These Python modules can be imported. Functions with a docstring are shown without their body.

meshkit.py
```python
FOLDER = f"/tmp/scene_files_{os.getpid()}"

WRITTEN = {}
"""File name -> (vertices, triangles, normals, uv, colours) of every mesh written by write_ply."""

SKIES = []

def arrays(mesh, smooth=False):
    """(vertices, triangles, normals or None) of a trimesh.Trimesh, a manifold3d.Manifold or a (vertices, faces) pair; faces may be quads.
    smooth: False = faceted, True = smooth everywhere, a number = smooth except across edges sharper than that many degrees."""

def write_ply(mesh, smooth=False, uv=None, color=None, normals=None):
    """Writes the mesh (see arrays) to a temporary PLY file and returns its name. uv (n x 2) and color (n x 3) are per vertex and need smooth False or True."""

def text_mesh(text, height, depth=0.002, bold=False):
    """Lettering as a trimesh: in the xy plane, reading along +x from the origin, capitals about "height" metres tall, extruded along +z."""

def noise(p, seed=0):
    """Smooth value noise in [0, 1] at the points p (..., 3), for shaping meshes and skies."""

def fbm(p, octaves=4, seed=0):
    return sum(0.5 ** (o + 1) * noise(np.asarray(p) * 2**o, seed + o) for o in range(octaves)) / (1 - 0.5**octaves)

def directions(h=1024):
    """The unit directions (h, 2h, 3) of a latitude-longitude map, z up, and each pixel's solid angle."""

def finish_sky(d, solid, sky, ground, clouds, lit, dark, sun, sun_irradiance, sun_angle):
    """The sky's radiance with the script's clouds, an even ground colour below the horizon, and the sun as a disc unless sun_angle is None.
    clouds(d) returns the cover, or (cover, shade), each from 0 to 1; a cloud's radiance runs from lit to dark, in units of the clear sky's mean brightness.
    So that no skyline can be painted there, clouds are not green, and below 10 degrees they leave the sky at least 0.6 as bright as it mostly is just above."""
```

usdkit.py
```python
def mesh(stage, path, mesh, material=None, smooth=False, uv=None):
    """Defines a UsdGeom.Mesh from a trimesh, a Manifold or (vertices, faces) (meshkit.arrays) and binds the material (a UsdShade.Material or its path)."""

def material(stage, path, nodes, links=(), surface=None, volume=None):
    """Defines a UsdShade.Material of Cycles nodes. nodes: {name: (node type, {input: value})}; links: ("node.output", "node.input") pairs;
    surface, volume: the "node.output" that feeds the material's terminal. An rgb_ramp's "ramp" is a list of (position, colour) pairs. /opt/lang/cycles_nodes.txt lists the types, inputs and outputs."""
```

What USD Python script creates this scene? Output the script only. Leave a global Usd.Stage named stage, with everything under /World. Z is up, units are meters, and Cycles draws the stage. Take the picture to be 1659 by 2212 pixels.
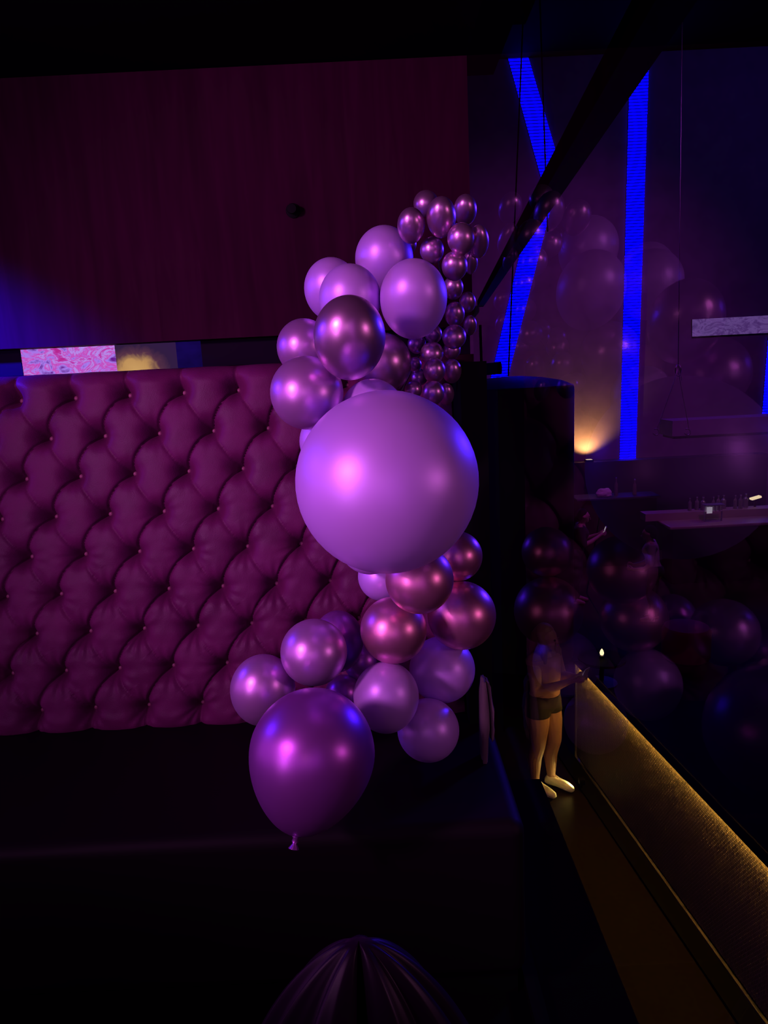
import math, random
import numpy as np
import trimesh
import manifold3d as m3
from pxr import Usd, UsdGeom, UsdLux, UsdShade, Gf, Sdf
import usdkit, meshkit

random.seed(7)
RNG = np.random.default_rng(7)
stage = Usd.Stage.CreateInMemory()
UsdGeom.SetStageUpAxis(stage, UsdGeom.Tokens.z)
UsdGeom.SetStageMetersPerUnit(stage, 1.0)
stage.DefinePrim('/World', 'Xform'); stage.DefinePrim('/World/Looks', 'Scope')

# ------------------------------------------------------------------ camera
W, H, FPX = 1659, 2212, 1534.0
PITCH, ROLL = math.radians(11.0), math.radians(2.8)
C = np.array([0.0, 0.0, 1.5])
fw = np.array([0, math.cos(PITCH), -math.sin(PITCH)])
r0 = np.array([1.0, 0, 0]); u0 = np.array([0, math.sin(PITCH), math.cos(PITCH)])
rt = r0 * math.cos(ROLL) - u0 * math.sin(ROLL)
up = u0 * math.cos(ROLL) + r0 * math.sin(ROLL)
cam = UsdGeom.Camera.Define(stage, '/World/camera')
M = Gf.Matrix4d(*[float(x) for row in ((*rt, 0), (*up, 0), (*(-fw), 0), (*C, 1)) for x in row])
cam.AddTransformOp().Set(M)
cam.CreateHorizontalApertureAttr(36.0); cam.CreateVerticalApertureAttr(36.0 * H / W)
cam.CreateFocalLengthAttr(FPX / W * 36.0)
cam.CreateClippingRangeAttr(Gf.Vec2f(0.01, 200))
cam.CreateExposureAttr(0.0)

def ray(px, py): return fw + rt * (px - W / 2) / FPX + up * (H / 2 - py) / FPX
def at(px, py, zc): return C + zc * ray(px, py)                  # a point at a depth
def on_y(px, py, y): d = ray(px, py); return C + d * (y / d[1])    # on a wall facing the room
def on_z(px, py, z): d = ray(px, py); return C + d * ((z - C[2]) / d[2])   # on a floor
def on_x(px, py, x): d = ray(px, py); return C + d * (x / d[0])

# ------------------------------------------------------------------ ambient and lamps
def light(kind, name, pos, color, inten, target=None, **kw):
    L = getattr(UsdLux, kind).Define(stage, '/World/' + name)
    L.CreateColorAttr(Gf.Vec3f(*color)); L.CreateIntensityAttr(inten)
    pos = np.array(pos, float)
    if target is not None:
        z = pos - np.array(target, float); z /= np.linalg.norm(z)
        x = np.cross([0, 0, 1.0], z); x /= np.linalg.norm(x); y = np.cross(z, x)
        L.AddTransformOp().Set(Gf.Matrix4d(*[float(q) for row in ((*x, 0), (*y, 0), (*z, 0), (*pos, 1)) for q in row]))
    else:
        L.AddTranslateOp().Set(Gf.Vec3d(*map(float, pos)))
    for k, v in kw.items():
        if k == 'cone':
            s = UsdLux.ShapingAPI.Apply(L.GetPrim()); s.CreateShapingConeAngleAttr(v[0]); s.CreateShapingConeSoftnessAttr(v[1])
        else:
            getattr(L, 'Create%sAttr' % k)(v)
    return L

dome = UsdLux.DomeLight.Define(stage, '/World/ambient_fill_light')  # even dome added as ambient fill from the open room
dome.CreateColorAttr(Gf.Vec3f(0.76, 0.17, 1.0)); dome.CreateIntensityAttr(0.27)
# tall magenta LED panel of the booth, to the left behind the photographer
light('SphereLight', 'magenta_spot_lamp', (-1.85, -0.25, 2.20), (1.0, 0.29, 0.95), 200.0, target=(0.20, 2.0, 1.45), Radius=0.15, cone=(31.0, 1.0))
light('RectLight', 'magenta_panel_lamp', (-1.80, -0.30, 1.30), (1.0, 0.36, 1.0), 13.0, target=(0.05, 1.75, 1.15), Width=0.26, Height=0.62)
# added lamp imitating the reflection of that panel in the glass
light('SphereLight', 'key_reflection_lamp', (2.5, 0.0, 1.55), (1.0, 0.33, 0.72), 62.0, target=(0.0, 1.75, 1.15), Radius=0.12, cone=(40.0, 0.9))
# blue stage lamp raking the booth wall on the left
light('SphereLight', 'blue_stage_lamp', (-3.0, 1.5, 2.25), (0.02, 0.002, 1.0), 52000.0, target=(-1.55, 2.24, 1.72), Radius=0.05, cone=(9.5, 0.8))
light('SphereLight', 'blue_highlight_lamp', (-2.3, 1.95, 1.95), (0.10, 0.03, 1.0), 40.0, target=(0.05, 1.5, 1.25), Radius=0.17, cone=(21.0, 0.5))  # added lamp for the blue highlights on the balloons
# small warm downlight behind the photographer
light('SphereLight', 'warm_bulb_lamp', (-0.45, -1.3, 1.75), (1.0, 0.62, 0.25), 30.0, Radius=0.05)
# purple washes of the big hall
light('SphereLight', 'hall_purple_lamp', (5.0, 8.0, 6.5), (0.62, 0.06, 0.8), 700.0, target=(3.4, 15.5, 0.3), Radius=0.2, cone=(38.0, 1.0))
light('SphereLight', 'person_fill_lamp', (4.6, 3.5, 3.0), (1.0, 0.50, 0.45), 160.0, target=(1.5, 6.4, -1.4), Radius=0.08, cone=(10.0, 0.8))  # added fill lamp, brightens the standing person
light('SphereLight', 'blue_rim_lamp', (4.4, 5.6, 2.6), (0.06, 0.02, 1.0), 140.0, target=(0.05, 1.75, 1.15), Radius=0.30, cone=(12.0, 0.5))
light('SphereLight', 'hall_blue_lamp', (8.0, 9.0, 6.8), (0.12, 0.05, 1.0), 150.0, target=(7.0, 15.5, 3.0), Radius=0.2, cone=(60.0, 0.8))

# ------------------------------------------------------------------ naming helpers
used = {}
def numbered(parent, name):
    k = (parent, name); n = used.get(k, 0); used[k] = n + 1
    return name if n == 0 else '%s_%03d' % (name, n)
def ppath(p): return '/World' if p is None else str(p.GetPath())
def tag(p, label=None, cat=None, group=None, kind=None):
    for k, v in (('label', label), ('category', cat), ('group', group), ('kind', kind)):
        if v: p.SetCustomDataByKey(k, v)
    return p
def obj(name, mesh, mat, parent=None, smooth=30, label=None, cat=None, group=None, kind=None):
    path = ppath(parent) + '/' + numbered(ppath(parent), name)
    m = usdkit.mesh(stage, path, mesh, mat, smooth=smooth)
    if parent is not None and parent.GetName() and base_of.get(str(parent.GetPath())) is not None:
        m.AddTranslateOp().Set(Gf.Vec3d(*[-float(q) for q in base_of[str(parent.GetPath())]]))
    p = m.GetPrim()
    return tag(p, label, cat, group, kind)
base_of = {}
def thing(name, label, cat, loc=(0, 0, 0), group=None, kind=None):
    """An Xform at the thing's base; the parts are given in world coordinates and moved back by the base."""
    path = '/World/' + numbered('/World', name)
    x = UsdGeom.Xform.Define(stage, path)
    x.AddTranslateOp().Set(Gf.Vec3d(*map(float, loc)))
    base_of[path] = np.array(loc, float)
    return tag(x.GetPrim(), label, cat, group, kind)
def struct(name, mesh, mat, label=None, smooth=30): return obj(name, mesh, mat, None, smooth, label, None, None, 'structure')

# ------------------------------------------------------------------ mesh helpers
def box(lo, hi):
    lo, hi = np.minimum(lo, hi), np.maximum(lo, hi)
    b = trimesh.creation.box(np.array(hi, float) - lo); b.apply_translation((np.array(hi, float) + lo) / 2); return b
def rbox(lo, hi, r=0.02, seg=12):
    lo, hi = np.array(lo, float), np.array(hi, float)
    m3.set_circular_segments(seg)
    s = m3.Manifold.sphere(r, seg)
    pts = [s.translate([float(q) for q in (x, y, z)]) for x in (lo[0] + r, hi[0] - r) for y in (lo[1] + r, hi[1] - r) for z in (lo[2] + r, hi[2] - r)]
    return m3.Manifold.batch_hull(pts)
def tube(points, radius, sides=8):
    p = np.asarray(points, float); n = len(p)
    t = np.gradient(p, axis=0); t /= np.linalg.norm(t, axis=1, keepdims=True) + 1e-12
    ref = np.array([0, 0, 1.0]) if abs(t[0][2]) < 0.9 else np.array([1.0, 0, 0])
    a = np.cross(t, ref); a /= np.linalg.norm(a, axis=1, keepdims=True); b = np.cross(t, a)
    ang = np.arange(sides) * 2 * np.pi / sides
    rr = np.broadcast_to(radius, (n,))[:, None, None]
    v = (p[:, None] + rr * (np.cos(ang)[None, :, None] * a[:, None] + np.sin(ang)[None, :, None] * b[:, None])).reshape(-1, 3)
    f = []
    for i in range(n - 1):
        for j in range(sides):
            q = [i * sides + j, i * sides + (j + 1) % sides, (i + 1) * sides + (j + 1) % sides, (i + 1) * sides + j]
            f += [[q[0], q[2], q[1]], [q[0], q[3], q[2]]]
    v = np.vstack([v, p[0], p[-1]]); k = n * sides
    for j in range(sides):
        f += [[k, j, (j + 1) % sides], [k + 1, (n - 1) * sides + (j + 1) % sides, (n - 1) * sides + j]]
    m = trimesh.Trimesh(v, f, process=False)
    if m.volume < 0: m.invert()
    return m
def bar(a, b, w, h, upv=(0, 0, 1)):
    a, b = np.array(a, float), np.array(b, float)
    d = b - a; L = np.linalg.norm(d); d /= L
    s = np.cross(d, upv); s /= np.linalg.norm(s); n = np.cross(s, d)
    m = trimesh.creation.box((L, w, h)); T = np.eye(4); T[:3, 0], T[:3, 1], T[:3, 2], T[:3, 3] = d, s, n, (a + b) / 2
    m.apply_transform(T); return m
def lathe(profile, seg=32):
    return trimesh.creation.revolve(np.array(profile, float), sections=seg)
def cat(*ms): return trimesh.util.concatenate(list(ms))
def slab(quad, n, t):
    """A quad outline given an inward thickness t along n."""
    q = np.array(quad, float); v = np.vstack([q, q + np.array(n, float) * t]); k = len(q)
    f = [[0, i, i + 1] for i in range(1, k - 1)] + [[k, k + i + 1, k + i] for i in range(1, k - 1)]
    for i in range(k):
        j = (i + 1) % k; f += [[i, k + i, j], [j, k + i, k + j]]
    m = trimesh.Trimesh(v, f, process=False); m.fix_normals(); return m

# ------------------------------------------------------------------ materials
def mat(name, nodes, links, surface): return usdkit.material(stage, '/World/Looks/' + name, nodes, links, surface=surface)
def plain(name, color, rough=0.5, metal=0.0, spec=0.5, bump=None, var=0.0, **kw):
    nodes = {'p': ('principled_bsdf', {'base_color': color, 'roughness': rough, 'metallic': metal, 'specular_ior_level': spec, **kw})}; links = []
    if bump or var:
        nodes['g'] = ('geometry', {})
        nodes['n'] = ('noise_texture', {'scale': (bump or (40, 0))[0], 'detail': 4.0}); links.append(('g.position', 'n.vector'))
    if bump:
        nodes['b'] = ('bump', {'strength': bump[1], 'distance': bump[2] if len(bump) > 2 else 0.002})
        links += [('n.fac', 'b.height'), ('b.normal', 'p.normal')]
    if var:
        c = np.array(color)
        nodes['r'] = ('rgb_ramp', {'ramp': [(0.3, tuple(c * (1 - var))), (0.7, tuple(np.minimum(1, c * (1 + var))))]})
        links += [('n.fac', 'r.fac'), ('r.color', 'p.base_color')]
    return mat(name, nodes, links, 'p.BSDF')
def emit(name, color, strength): return mat(name, {'e': ('emission', {'color': color, 'strength': strength})}, [], 'e.emission')

MT = {}
def balloon_mat(name, color, metal, rough, coat=0.0):
    # pearl / chrome latex with a very fine mottled sheen
    MT[name] = mat(name, {
        'tc': ('texture_coordinate', {}), 'n': ('noise_texture', {'scale': 900.0, 'detail': 2.0}),
        'b': ('bump', {'strength': 0.05, 'distance': 0.0005}),
        'p': ('principled_bsdf', {'base_color': color, 'metallic': metal, 'roughness': rough, 'coat_weight': coat, 'coat_roughness': 0.25})},
        [('tc.object', 'n.vector'), ('n.fac', 'b.height'), ('b.normal', 'p.normal')], 'p.BSDF')
balloon_mat('pearl_lavender_latex', (0.64, 0.37, 0.90), 0.38, 0.43)
balloon_mat('satin_mauve_latex', (0.60, 0.30, 0.66), 0.70, 0.36)
balloon_mat('chrome_mauve_latex', (0.60, 0.32, 0.56), 0.88, 0.34)
balloon_mat('rose_chrome_latex', (0.74, 0.30, 0.46), 0.86, 0.37)
balloon_mat('deep_purple_latex', (0.36, 0.09, 0.46), 0.7, 0.36)

MT['couch_leather'] = mat('wine_leather', {
    'g': ('geometry', {}), 'n': ('noise_texture', {'scale': 9.0, 'detail': 5.0}), 'v': ('voronoi_texture', {'scale': 420.0}),
    'n2': ('noise_texture', {'scale': 160.0, 'detail': 3.0}),
    'r': ('rgb_ramp', {'ramp': [(0.3, (0.100, 0.009, 0.062)), (0.7, (0.142, 0.014, 0.090))]}),
    'rr': ('map_range', {'from_min': 0.3, 'from_max': 0.7, 'to_min': 0.42, 'to_max': 0.58}),
    'm': ('math', {'math_type': 'add'}), 'b': ('bump', {'strength': 0.22, 'distance': 0.0012}),
    'p': ('principled_bsdf', {'specular_ior_level': 0.16})},
    [('g.position', 'n.vector'), ('g.position', 'v.vector'), ('g.position', 'n2.vector'), ('n.fac', 'r.fac'), ('r.color', 'p.base_color'),
     ('n.fac', 'rr.value'), ('rr.result', 'p.roughness'), ('v.distance', 'm.value1'), ('n2.fac', 'm.value2'), ('m.value', 'b.height'), ('b.normal', 'p.normal')], 'p.BSDF')
MT['button_leather'] = plain('button_leather', (0.30, 0.09, 0.16), 0.4)
MT['seat_vinyl'] = plain('black_vinyl', (0.007, 0.003, 0.007), 0.55, spec=0.10, bump=(120, 0.15, 0.001))
MT['black'] = plain('matt_black', (0.004, 0.003, 0.005), 0.8, spec=0.1)
MT['navy_black'] = plain('navy_black_paint', (0.020, 0.016, 0.035), 0.6, spec=0.3)
MT['wall_wood'] = mat('dark_red_wood', {
    'g': ('geometry', {}), 'mp': ('mapping', {'scale': (9.0, 9.0, 0.9)}), 'n': ('noise_texture', {'scale': 3.0, 'detail': 6.0, 'distortion': 0.6}),
    'r': ('rgb_ramp', {'ramp': [(0.3, (0.022, 0.0008, 0.0125)), (0.7, (0.034, 0.0014, 0.019))]}),
    'b': ('bump', {'strength': 0.15, 'distance': 0.002}), 'p': ('principled_bsdf', {'roughness': 0.7, 'specular_ior_level': 0.04})},
    [('g.position', 'mp.vector'), ('mp.vector', 'n.vector'), ('n.fac', 'r.fac'), ('r.color', 'p.base_color'), ('n.fac', 'b.height'), ('b.normal', 'p.normal')], 'p.BSDF')
MT['carpet'] = plain('dark_carpet', (0.003, 0.002, 0.004), 0.95, spec=0.1, bump=(300, 0.4, 0.002))
MT['far_wall'] = plain('hall_wall_paint', (0.125, 0.085, 0.125), 0.75, spec=0.2, bump=(3, 0.1, 0.01), var=0.12)
MT['hall_floor'] = plain('brown_hall_floor', (0.013, 0.0068, 0.0070), 0.65, spec=0.08, bump=(25, 0.2, 0.002), var=0.2)
MT['dark_ceiling'] = plain('dark_ceiling', (0.002, 0.002, 0.003), 0.9, spec=0.05)
MT['glass'] = mat('partition_glass', {
    'g': ('geometry', {}), 'lw': ('layer_weight', {'blend': 0.5}), 'pw': ('math', {'math_type': 'power', 'value2': 5.0}),
    'ma': ('math', {'math_type': 'multiply_add', 'value2': 0.28, 'value3': 0.018}), 'inv': ('math', {'math_type': 'subtract', 'value1': 1.0}),
    'ml': ('math', {'math_type': 'multiply'}), 't': ('transparent_bsdf', {'color': (0.93, 0.91, 0.95)}), 'gl': ('glossy_bsdf', {'color': (1, 1, 1), 'roughness': 0.0}), 'mx': ('mix_closure', {})},
    [('lw.facing', 'pw.value1'), ('pw.value', 'ma.value1'), ('g.backfacing', 'inv.value2'), ('ma.value', 'ml.value1'), ('inv.value', 'ml.value2'),
     ('ml.value', 'mx.fac'), ('t.BSDF', 'mx.closure1'), ('gl.BSDF', 'mx.closure2')], 'mx.closure')
def led_mat(name, scale, strength=1.0):
    # blue LED tape wall: fine rows of diodes across the strip
    return mat(name, {'g': ('geometry', {}), 'w': ('wave_texture', {'wave_type': 'bands', 'bands_direction': 'z', 'scale': scale}),
        'r': ('rgb_ramp', {'ramp': [(0.0, (0.0, 0.0, 0.03)), (0.24, (0.0, 0.0, 0.055)), (0.42, (0.0, 0.0, 1.0)), (1.0, (0.0, 0.0, 1.0))]}), 'e': ('emission', {'strength': strength})},
        [('g.position', 'w.vector'), ('w.fac', 'r.fac'), ('r.color', 'e.color')], 'e.emission')
MT['led'] = led_mat('blue_led_rows', 5.2, 9.0)
MT['metal_dark'] = plain('dark_metal', (0.05, 0.05, 0.055), 0.4, 0.9)
MT['steel'] = plain('cable_steel', (0.35, 0.33, 0.38), 0.4, 0.9)
MT['mesh_metal'] = plain('mesh_metal', (0.21, 0.18, 0.13), 0.55, 0.2)
MT['yellow_led'] = emit('yellow_led_line', (1.0, 0.50, 0.07), 190.0)
MT['skin'] = plain('skin', (0.36, 0.20, 0.15), 0.55, subsurface_weight=0.0)
MT['hair'] = plain('dark_blonde_hair', (0.22, 0.13, 0.07), 0.5)
MT['white_cloth'] = plain('white_canvas', (0.85, 0.82, 0.72), 0.7, bump=(200, 0.2, 0.002))
MT['rubber'] = plain('white_rubber', (0.75, 0.73, 0.66), 0.6)
MT['black_cloth'] = plain('black_cloth', (0.015, 0.013, 0.02), 0.85)
MT['tan_cloth'] = plain('tan_cloth', (0.42, 0.22, 0.16), 0.8)
MT['grey_cloth'] = plain('grey_crumpled_cloth', (0.10, 0.075, 0.08), 0.9, bump=(60, 0.5, 0.003))
MT['satin'] = plain('purple_satin', (0.014, 0.002, 0.016), 0.40, 0.0, spec=0.2)
MT['bottle_glass'] = plain('bottle_glass', (0.10, 0.09, 0.09), 0.12, 0.0)
MT['counter'] = plain('bar_counter_top', (0.22, 0.15, 0.13), 0.4)
MT['pale_cloth'] = plain('pale_cloth', (0.42, 0.30, 0.34), 0.9)
MT['screen_white'] = emit('phone_screen_light', (0.8, 0.72, 0.85), 0.35)
MT['warm_white'] = emit('warm_lamp_light', (1.0, 0.80, 0.45), 0.9)
MT['red_velvet'] = plain('red_velvet', (0.55, 0.01, 0.08), 0.8)
MT['phone'] = plain('phone_case', (0.35, 0.33, 0.36), 0.25)

# ================================================================== LARGE STRUCTURE
GX = 0.30            # inner face of the glass partition
YW = 2.24            # booth wall
ZF = -2.6            # floor of the hall below
YF = 15.5            # far wall of the hall
ZC = 7.5
ZB = on_y(600, 138, YW)[2]    # ceiling of the booth
struct('floor', box((-9.0, -9.0, -0.30), (GX + 0.23, YW + 0.15, 0.0)), MT['carpet'], 'dark carpeted floor of the raised booth platform', False)
# booth wall: below, above and around the band opening
band_lo = on_y(50, 812, YW)[2]; band_hi = on_y(48, 752, YW)[2]
struct('wall_back', cat(box((-3.2, YW, 0.0), (GX + 0.0, YW + 0.15, band_lo)), box((-3.2, YW, band_hi), (GX, YW + 0.15, ZB - 0.002)), box((-3.2, YW + 0.08, band_lo), (GX, YW + 0.15, band_hi))), MT['wall_wood'], 'dark red wood panelled wall behind the tufted couch', False)
struct('ceiling', box((-3.2, -2.5, ZB), (GX + 0.1, YW + 0.15, ZB + 0.13)), MT['dark_ceiling'], 'black ceiling over the booth', False)
struct('floor', box((-2.0, -1.0, ZF - 0.2), (13.0, YF + 0.2, ZF)), MT['hall_floor'], 'brown floor of the hall below the booth', False)
struct('wall_far', box((-2.0, YF, ZF), (13.0, YF + 0.2, ZC)), MT['far_wall'], 'dark purple far wall of the hall', False)
struct('ceiling', box((-2.0, -1.0, ZC), (13.0, YF + 0.2, ZC + 0.2)), MT['dark_ceiling'], 'black high ceiling of the hall', False)
struct('wall_right', box((13.0, -1.2, ZF), (13.2, YF + 0.2, ZC)), MT['far_wall'], 'dark right wall of the hall, out of the frame', False)
struct('wall_front', cat(box((GX + 0.4, -1.2, ZF), (13.0, -1.0, ZC)), box((-2.0, -1.2, ZF), (GX + 0.4, -1.0, -0.3))), MT['dark_ceiling'], 'black near wall of the hall behind the photographer', False)
struct('wall_left', box((-2.2, YW + 0.16, ZF), (-2.0, YF + 0.2, ZC)), MT['dark_ceiling'], 'black left wall of the hall hidden behind the booth', False)
struct('wall_upper', cat(box((GX + 0.1, -1.0, ZB + 0.135), (GX + 0.2, YW + 0.15, ZC)), box((-2.0, YW, ZB + 0.135), (GX + 0.1, YW + 0.15, ZC))), MT['dark_ceiling'], 'black wall above the booth opening', False)
struct('added_light_blocker', rbox((-3.2, 0.38, 0.0), (GX - 0.03, 0.50, 0.88), 0.02), MT['black'], 'low black blocker added below the view to shade the lower couch', 30)  # unseen blocker added to keep ambient light off the lower couch
gp = thing('window_1', 'clear glass partition beside the couch, mirroring the balloons', None, (GX, 0.2, 0.0), kind='structure')
obj('pane', box((GX, -0.3, 0.004), (GX + 0.010, YW - 0.002, ZB - 0.004)), MT['glass'], gp, False)
obj('base_channel', box((GX - 0.012, -0.3, 0.0), (GX + 0.022, YW - 0.002, 0.03)), MT['black'], gp, False, label='black channel at the foot of the glass')

# ================================================================== COUCH
TILT = math.radians(8.9)
ct = np.array([0, math.sin(TILT), math.cos(TILT)]); cs = np.array([1.0, 0, 0]); cn = np.cross(cs, ct)   # cn faces the camera (-y)
O = at(508, 838, 2.08); PA, PB = 0.1628, 0.1172
S0, S1, T0, T1 = -1.62 - O[0], 0.215 - O[0], -1.005, 0.075
ns, nt = 470, 300
S, T = np.meshgrid(np.linspace(S0, S1, ns), np.linspace(T0, T1, nt), indexing='xy')
NROW = 8
def tuft(S, T):
    inside = np.clip(T, -NROW * PB, 0.0)
    p = S / PA + inside / (2 * PB); q = S / PA - inside / (2 * PB)
    # pleats bow towards the upper left
    q = q + 0.085 * np.abs(np.sin(np.pi * p))
    p = p + 0.015 * np.abs(np.sin(np.pi * q))
    a, b = np.abs(np.sin(np.pi * p)), np.abs(np.sin(np.pi * q))
    h = 0.009 * (a * b) ** 0.38 + 0.013 * (1 - np.exp(-b / 0.05)) + 0.003 * (1 - np.exp(-a / 0.07)) + 0.010
    over = np.maximum(T, 0) + np.maximum(-NROW * PB - T, 0)
    c = np.abs(np.sin(np.pi * S / PA))
    hv = 0.030 * c ** 0.5 * np.exp(-(np.maximum(T, 0) / 0.11) ** 2) + 0.008
    w = np.clip(over / 0.03, 0, 1); w = w * w * (3 - 2 * w)
    h = np.where(over > 0, h * (1 - w) + hv * w, h)
    # pits round every button
    r = np.round(-T / PB); r = np.clip(r, 0, NROW)
    near = np.full(S.shape, 9.0); ang = np.zeros(S.shape); row = np.zeros(S.shape); col = np.zeros(S.shape)
    for dr in (-1, 0, 1):
        rr = np.clip(r + dr, 0, NROW); off = (rr % 2) * 0.5
        k = np.round(S / PA - off)
        ds, dt = S - (k + off) * PA, T + rr * PB
        d = np.hypot(ds, dt); m = d < near
        near = np.where(m, d, near); ang = np.where(m, np.arctan2(dt, ds), ang); row = np.where(m, rr, row); col = np.where(m, k, col)
    h = h - 0.014 * np.exp(-(near / 0.014) ** 2) - 0.042 * np.exp(-(near / 0.029) ** 2)
    # radiating gathers, stronger on the lower rows
    amp = 0.0004 + 0.0016 * np.clip((row - 2.5) / 3, 0, 1)
    ph = 2 * np.pi * meshkit.noise(np.stack([row * 3.7, col * 5.3, row * 0], -1), 3)
    wr = np.sin(ang * 9 + ph + 2.0 * np.sin(2 * ang + ph)) * np.exp(-((near - 0.045) / 0.028) ** 2)
    h = h + amp * wr
    return h
hgt = tuft(S, T)
hgt = hgt + 0.0025 * (meshkit.fbm(np.stack([S * 14, T * 14, S * 0], -1), 3, 5) - 0.5)
# roll the top edge back and tuck the bottom edge in
e = np.clip((T - (T1 - 0.05)) / 0.05, 0, 1); roll_back = 0.055 * (1 - np.sqrt(np.maximum(0, 1 - e ** 2)))
e2 = np.clip((T0 + 0.05 - T) / 0.05, 0, 1); roll_back = roll_back + 0.03 * (1 - np.sqrt(np.maximum(0, 1 - e2 ** 2)))
front = O + S[..., None] * cs + T[..., None] * ct + (hgt - roll_back - 0.022)[..., None] * cn
backp = O + S[..., None] * cs + T[..., None] * ct + (-0.085) * cn
bz = np.maximum(backp[..., 1], 0); backp[..., 1] = np.minimum(backp[..., 1], YW - 0.004)
front[..., 1] = np.minimum(front[..., 1], YW - 0.010)
idx = np.arange(ns * nt).reshape(nt, ns)
Fq = np.stack([idx[:-1, :-1], idx[:-1, 1:], idx[1:, 1:], idx[1:, :-1]], -1).reshape(-1, 4)
edge = np.concatenate([idx[0, :], idx[1:, -1], idx[-1, -2::-1], idx[-2:0:-1, 0]])
vb = backp.reshape(-1, 3)[edge]; N = ns * nt
fs = [np.stack([np.roll(edge, -1), edge, N + np.arange(len(edge)), np.roll(N + np.arange(len(edge)), -1)], -1)]
tri_f = np.vstack([Fq[:, [0, 1, 2]], Fq[:, [0, 2, 3]], fs[0][:, [0, 1, 2]], fs[0][:, [0, 2, 3]]])
Zj = (O + T0 * ct)[2]
ZS = Zj + 0.012                                # top of the seat
couch = thing('tufted_couch', 'long wine-purple leather couch with deep button-tufted back along the wall', 'couch', (-0.65, 1.6, 0.0))
backrest = obj('backrest', trimesh.Trimesh(np.vstack([front.reshape(-1, 3), vb]), tri_f, process=False), MT['couch_leather'], couch, True)
dome_m = lathe([(0, 0.0065), (0.004, 0.0058), (0.0068, 0.0032), (0.0074, 0.0), (0.006, -0.004), (0, -0.004)], 14)
BR = np.eye(4); BR[:3, 0], BR[:3, 1], BR[:3, 2] = cs, ct, cn
nb = 0
for rr in range(NROW + 1):
    off = (rr % 2) * 0.5
    for k in range(-9, 6):
        s, t = (k + off) * PA, -rr * PB
        if s < S0 + 0.03 or s > S1 - 0.03: continue
        hh = float(tuft(np.array([[s]]), np.array([[t]]))[0, 0])
        B = BR.copy(); B[:3, 3] = O + s * cs + t * ct + (hh - 0.022 + 0.013) * cn
        bm = dome_m.copy(); bm.apply_transform(B)
        obj('button', bm, MT['button_leather'], backrest, True)
        nb += 1
yj = (O + T0 * ct)[1] - 0.01
yfr = on_z(300, 1822, ZS)[1]
obj('seat', rbox((-1.62, yfr, 0.10), (GX - 0.016, yj + 0.10, ZS), 0.035, 24), MT['seat_vinyl'], couch, 30, label='black vinyl seat of the couch')
obj('gap_filler_panel', box((0.217, yj - 0.06, ZS - 0.03), (GX - 0.014, YW - 0.01, 1.52)), MT['black'], couch, False, label='black panel added to fill the dark gap beside the glass')  # added to keep the gap between backrest and glass dark
obj('plinth', box((-1.60, yfr + 0.06, 0.0), (GX - 0.03, yj + 0.10, 0.10)), MT['black'], couch, False)

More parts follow.
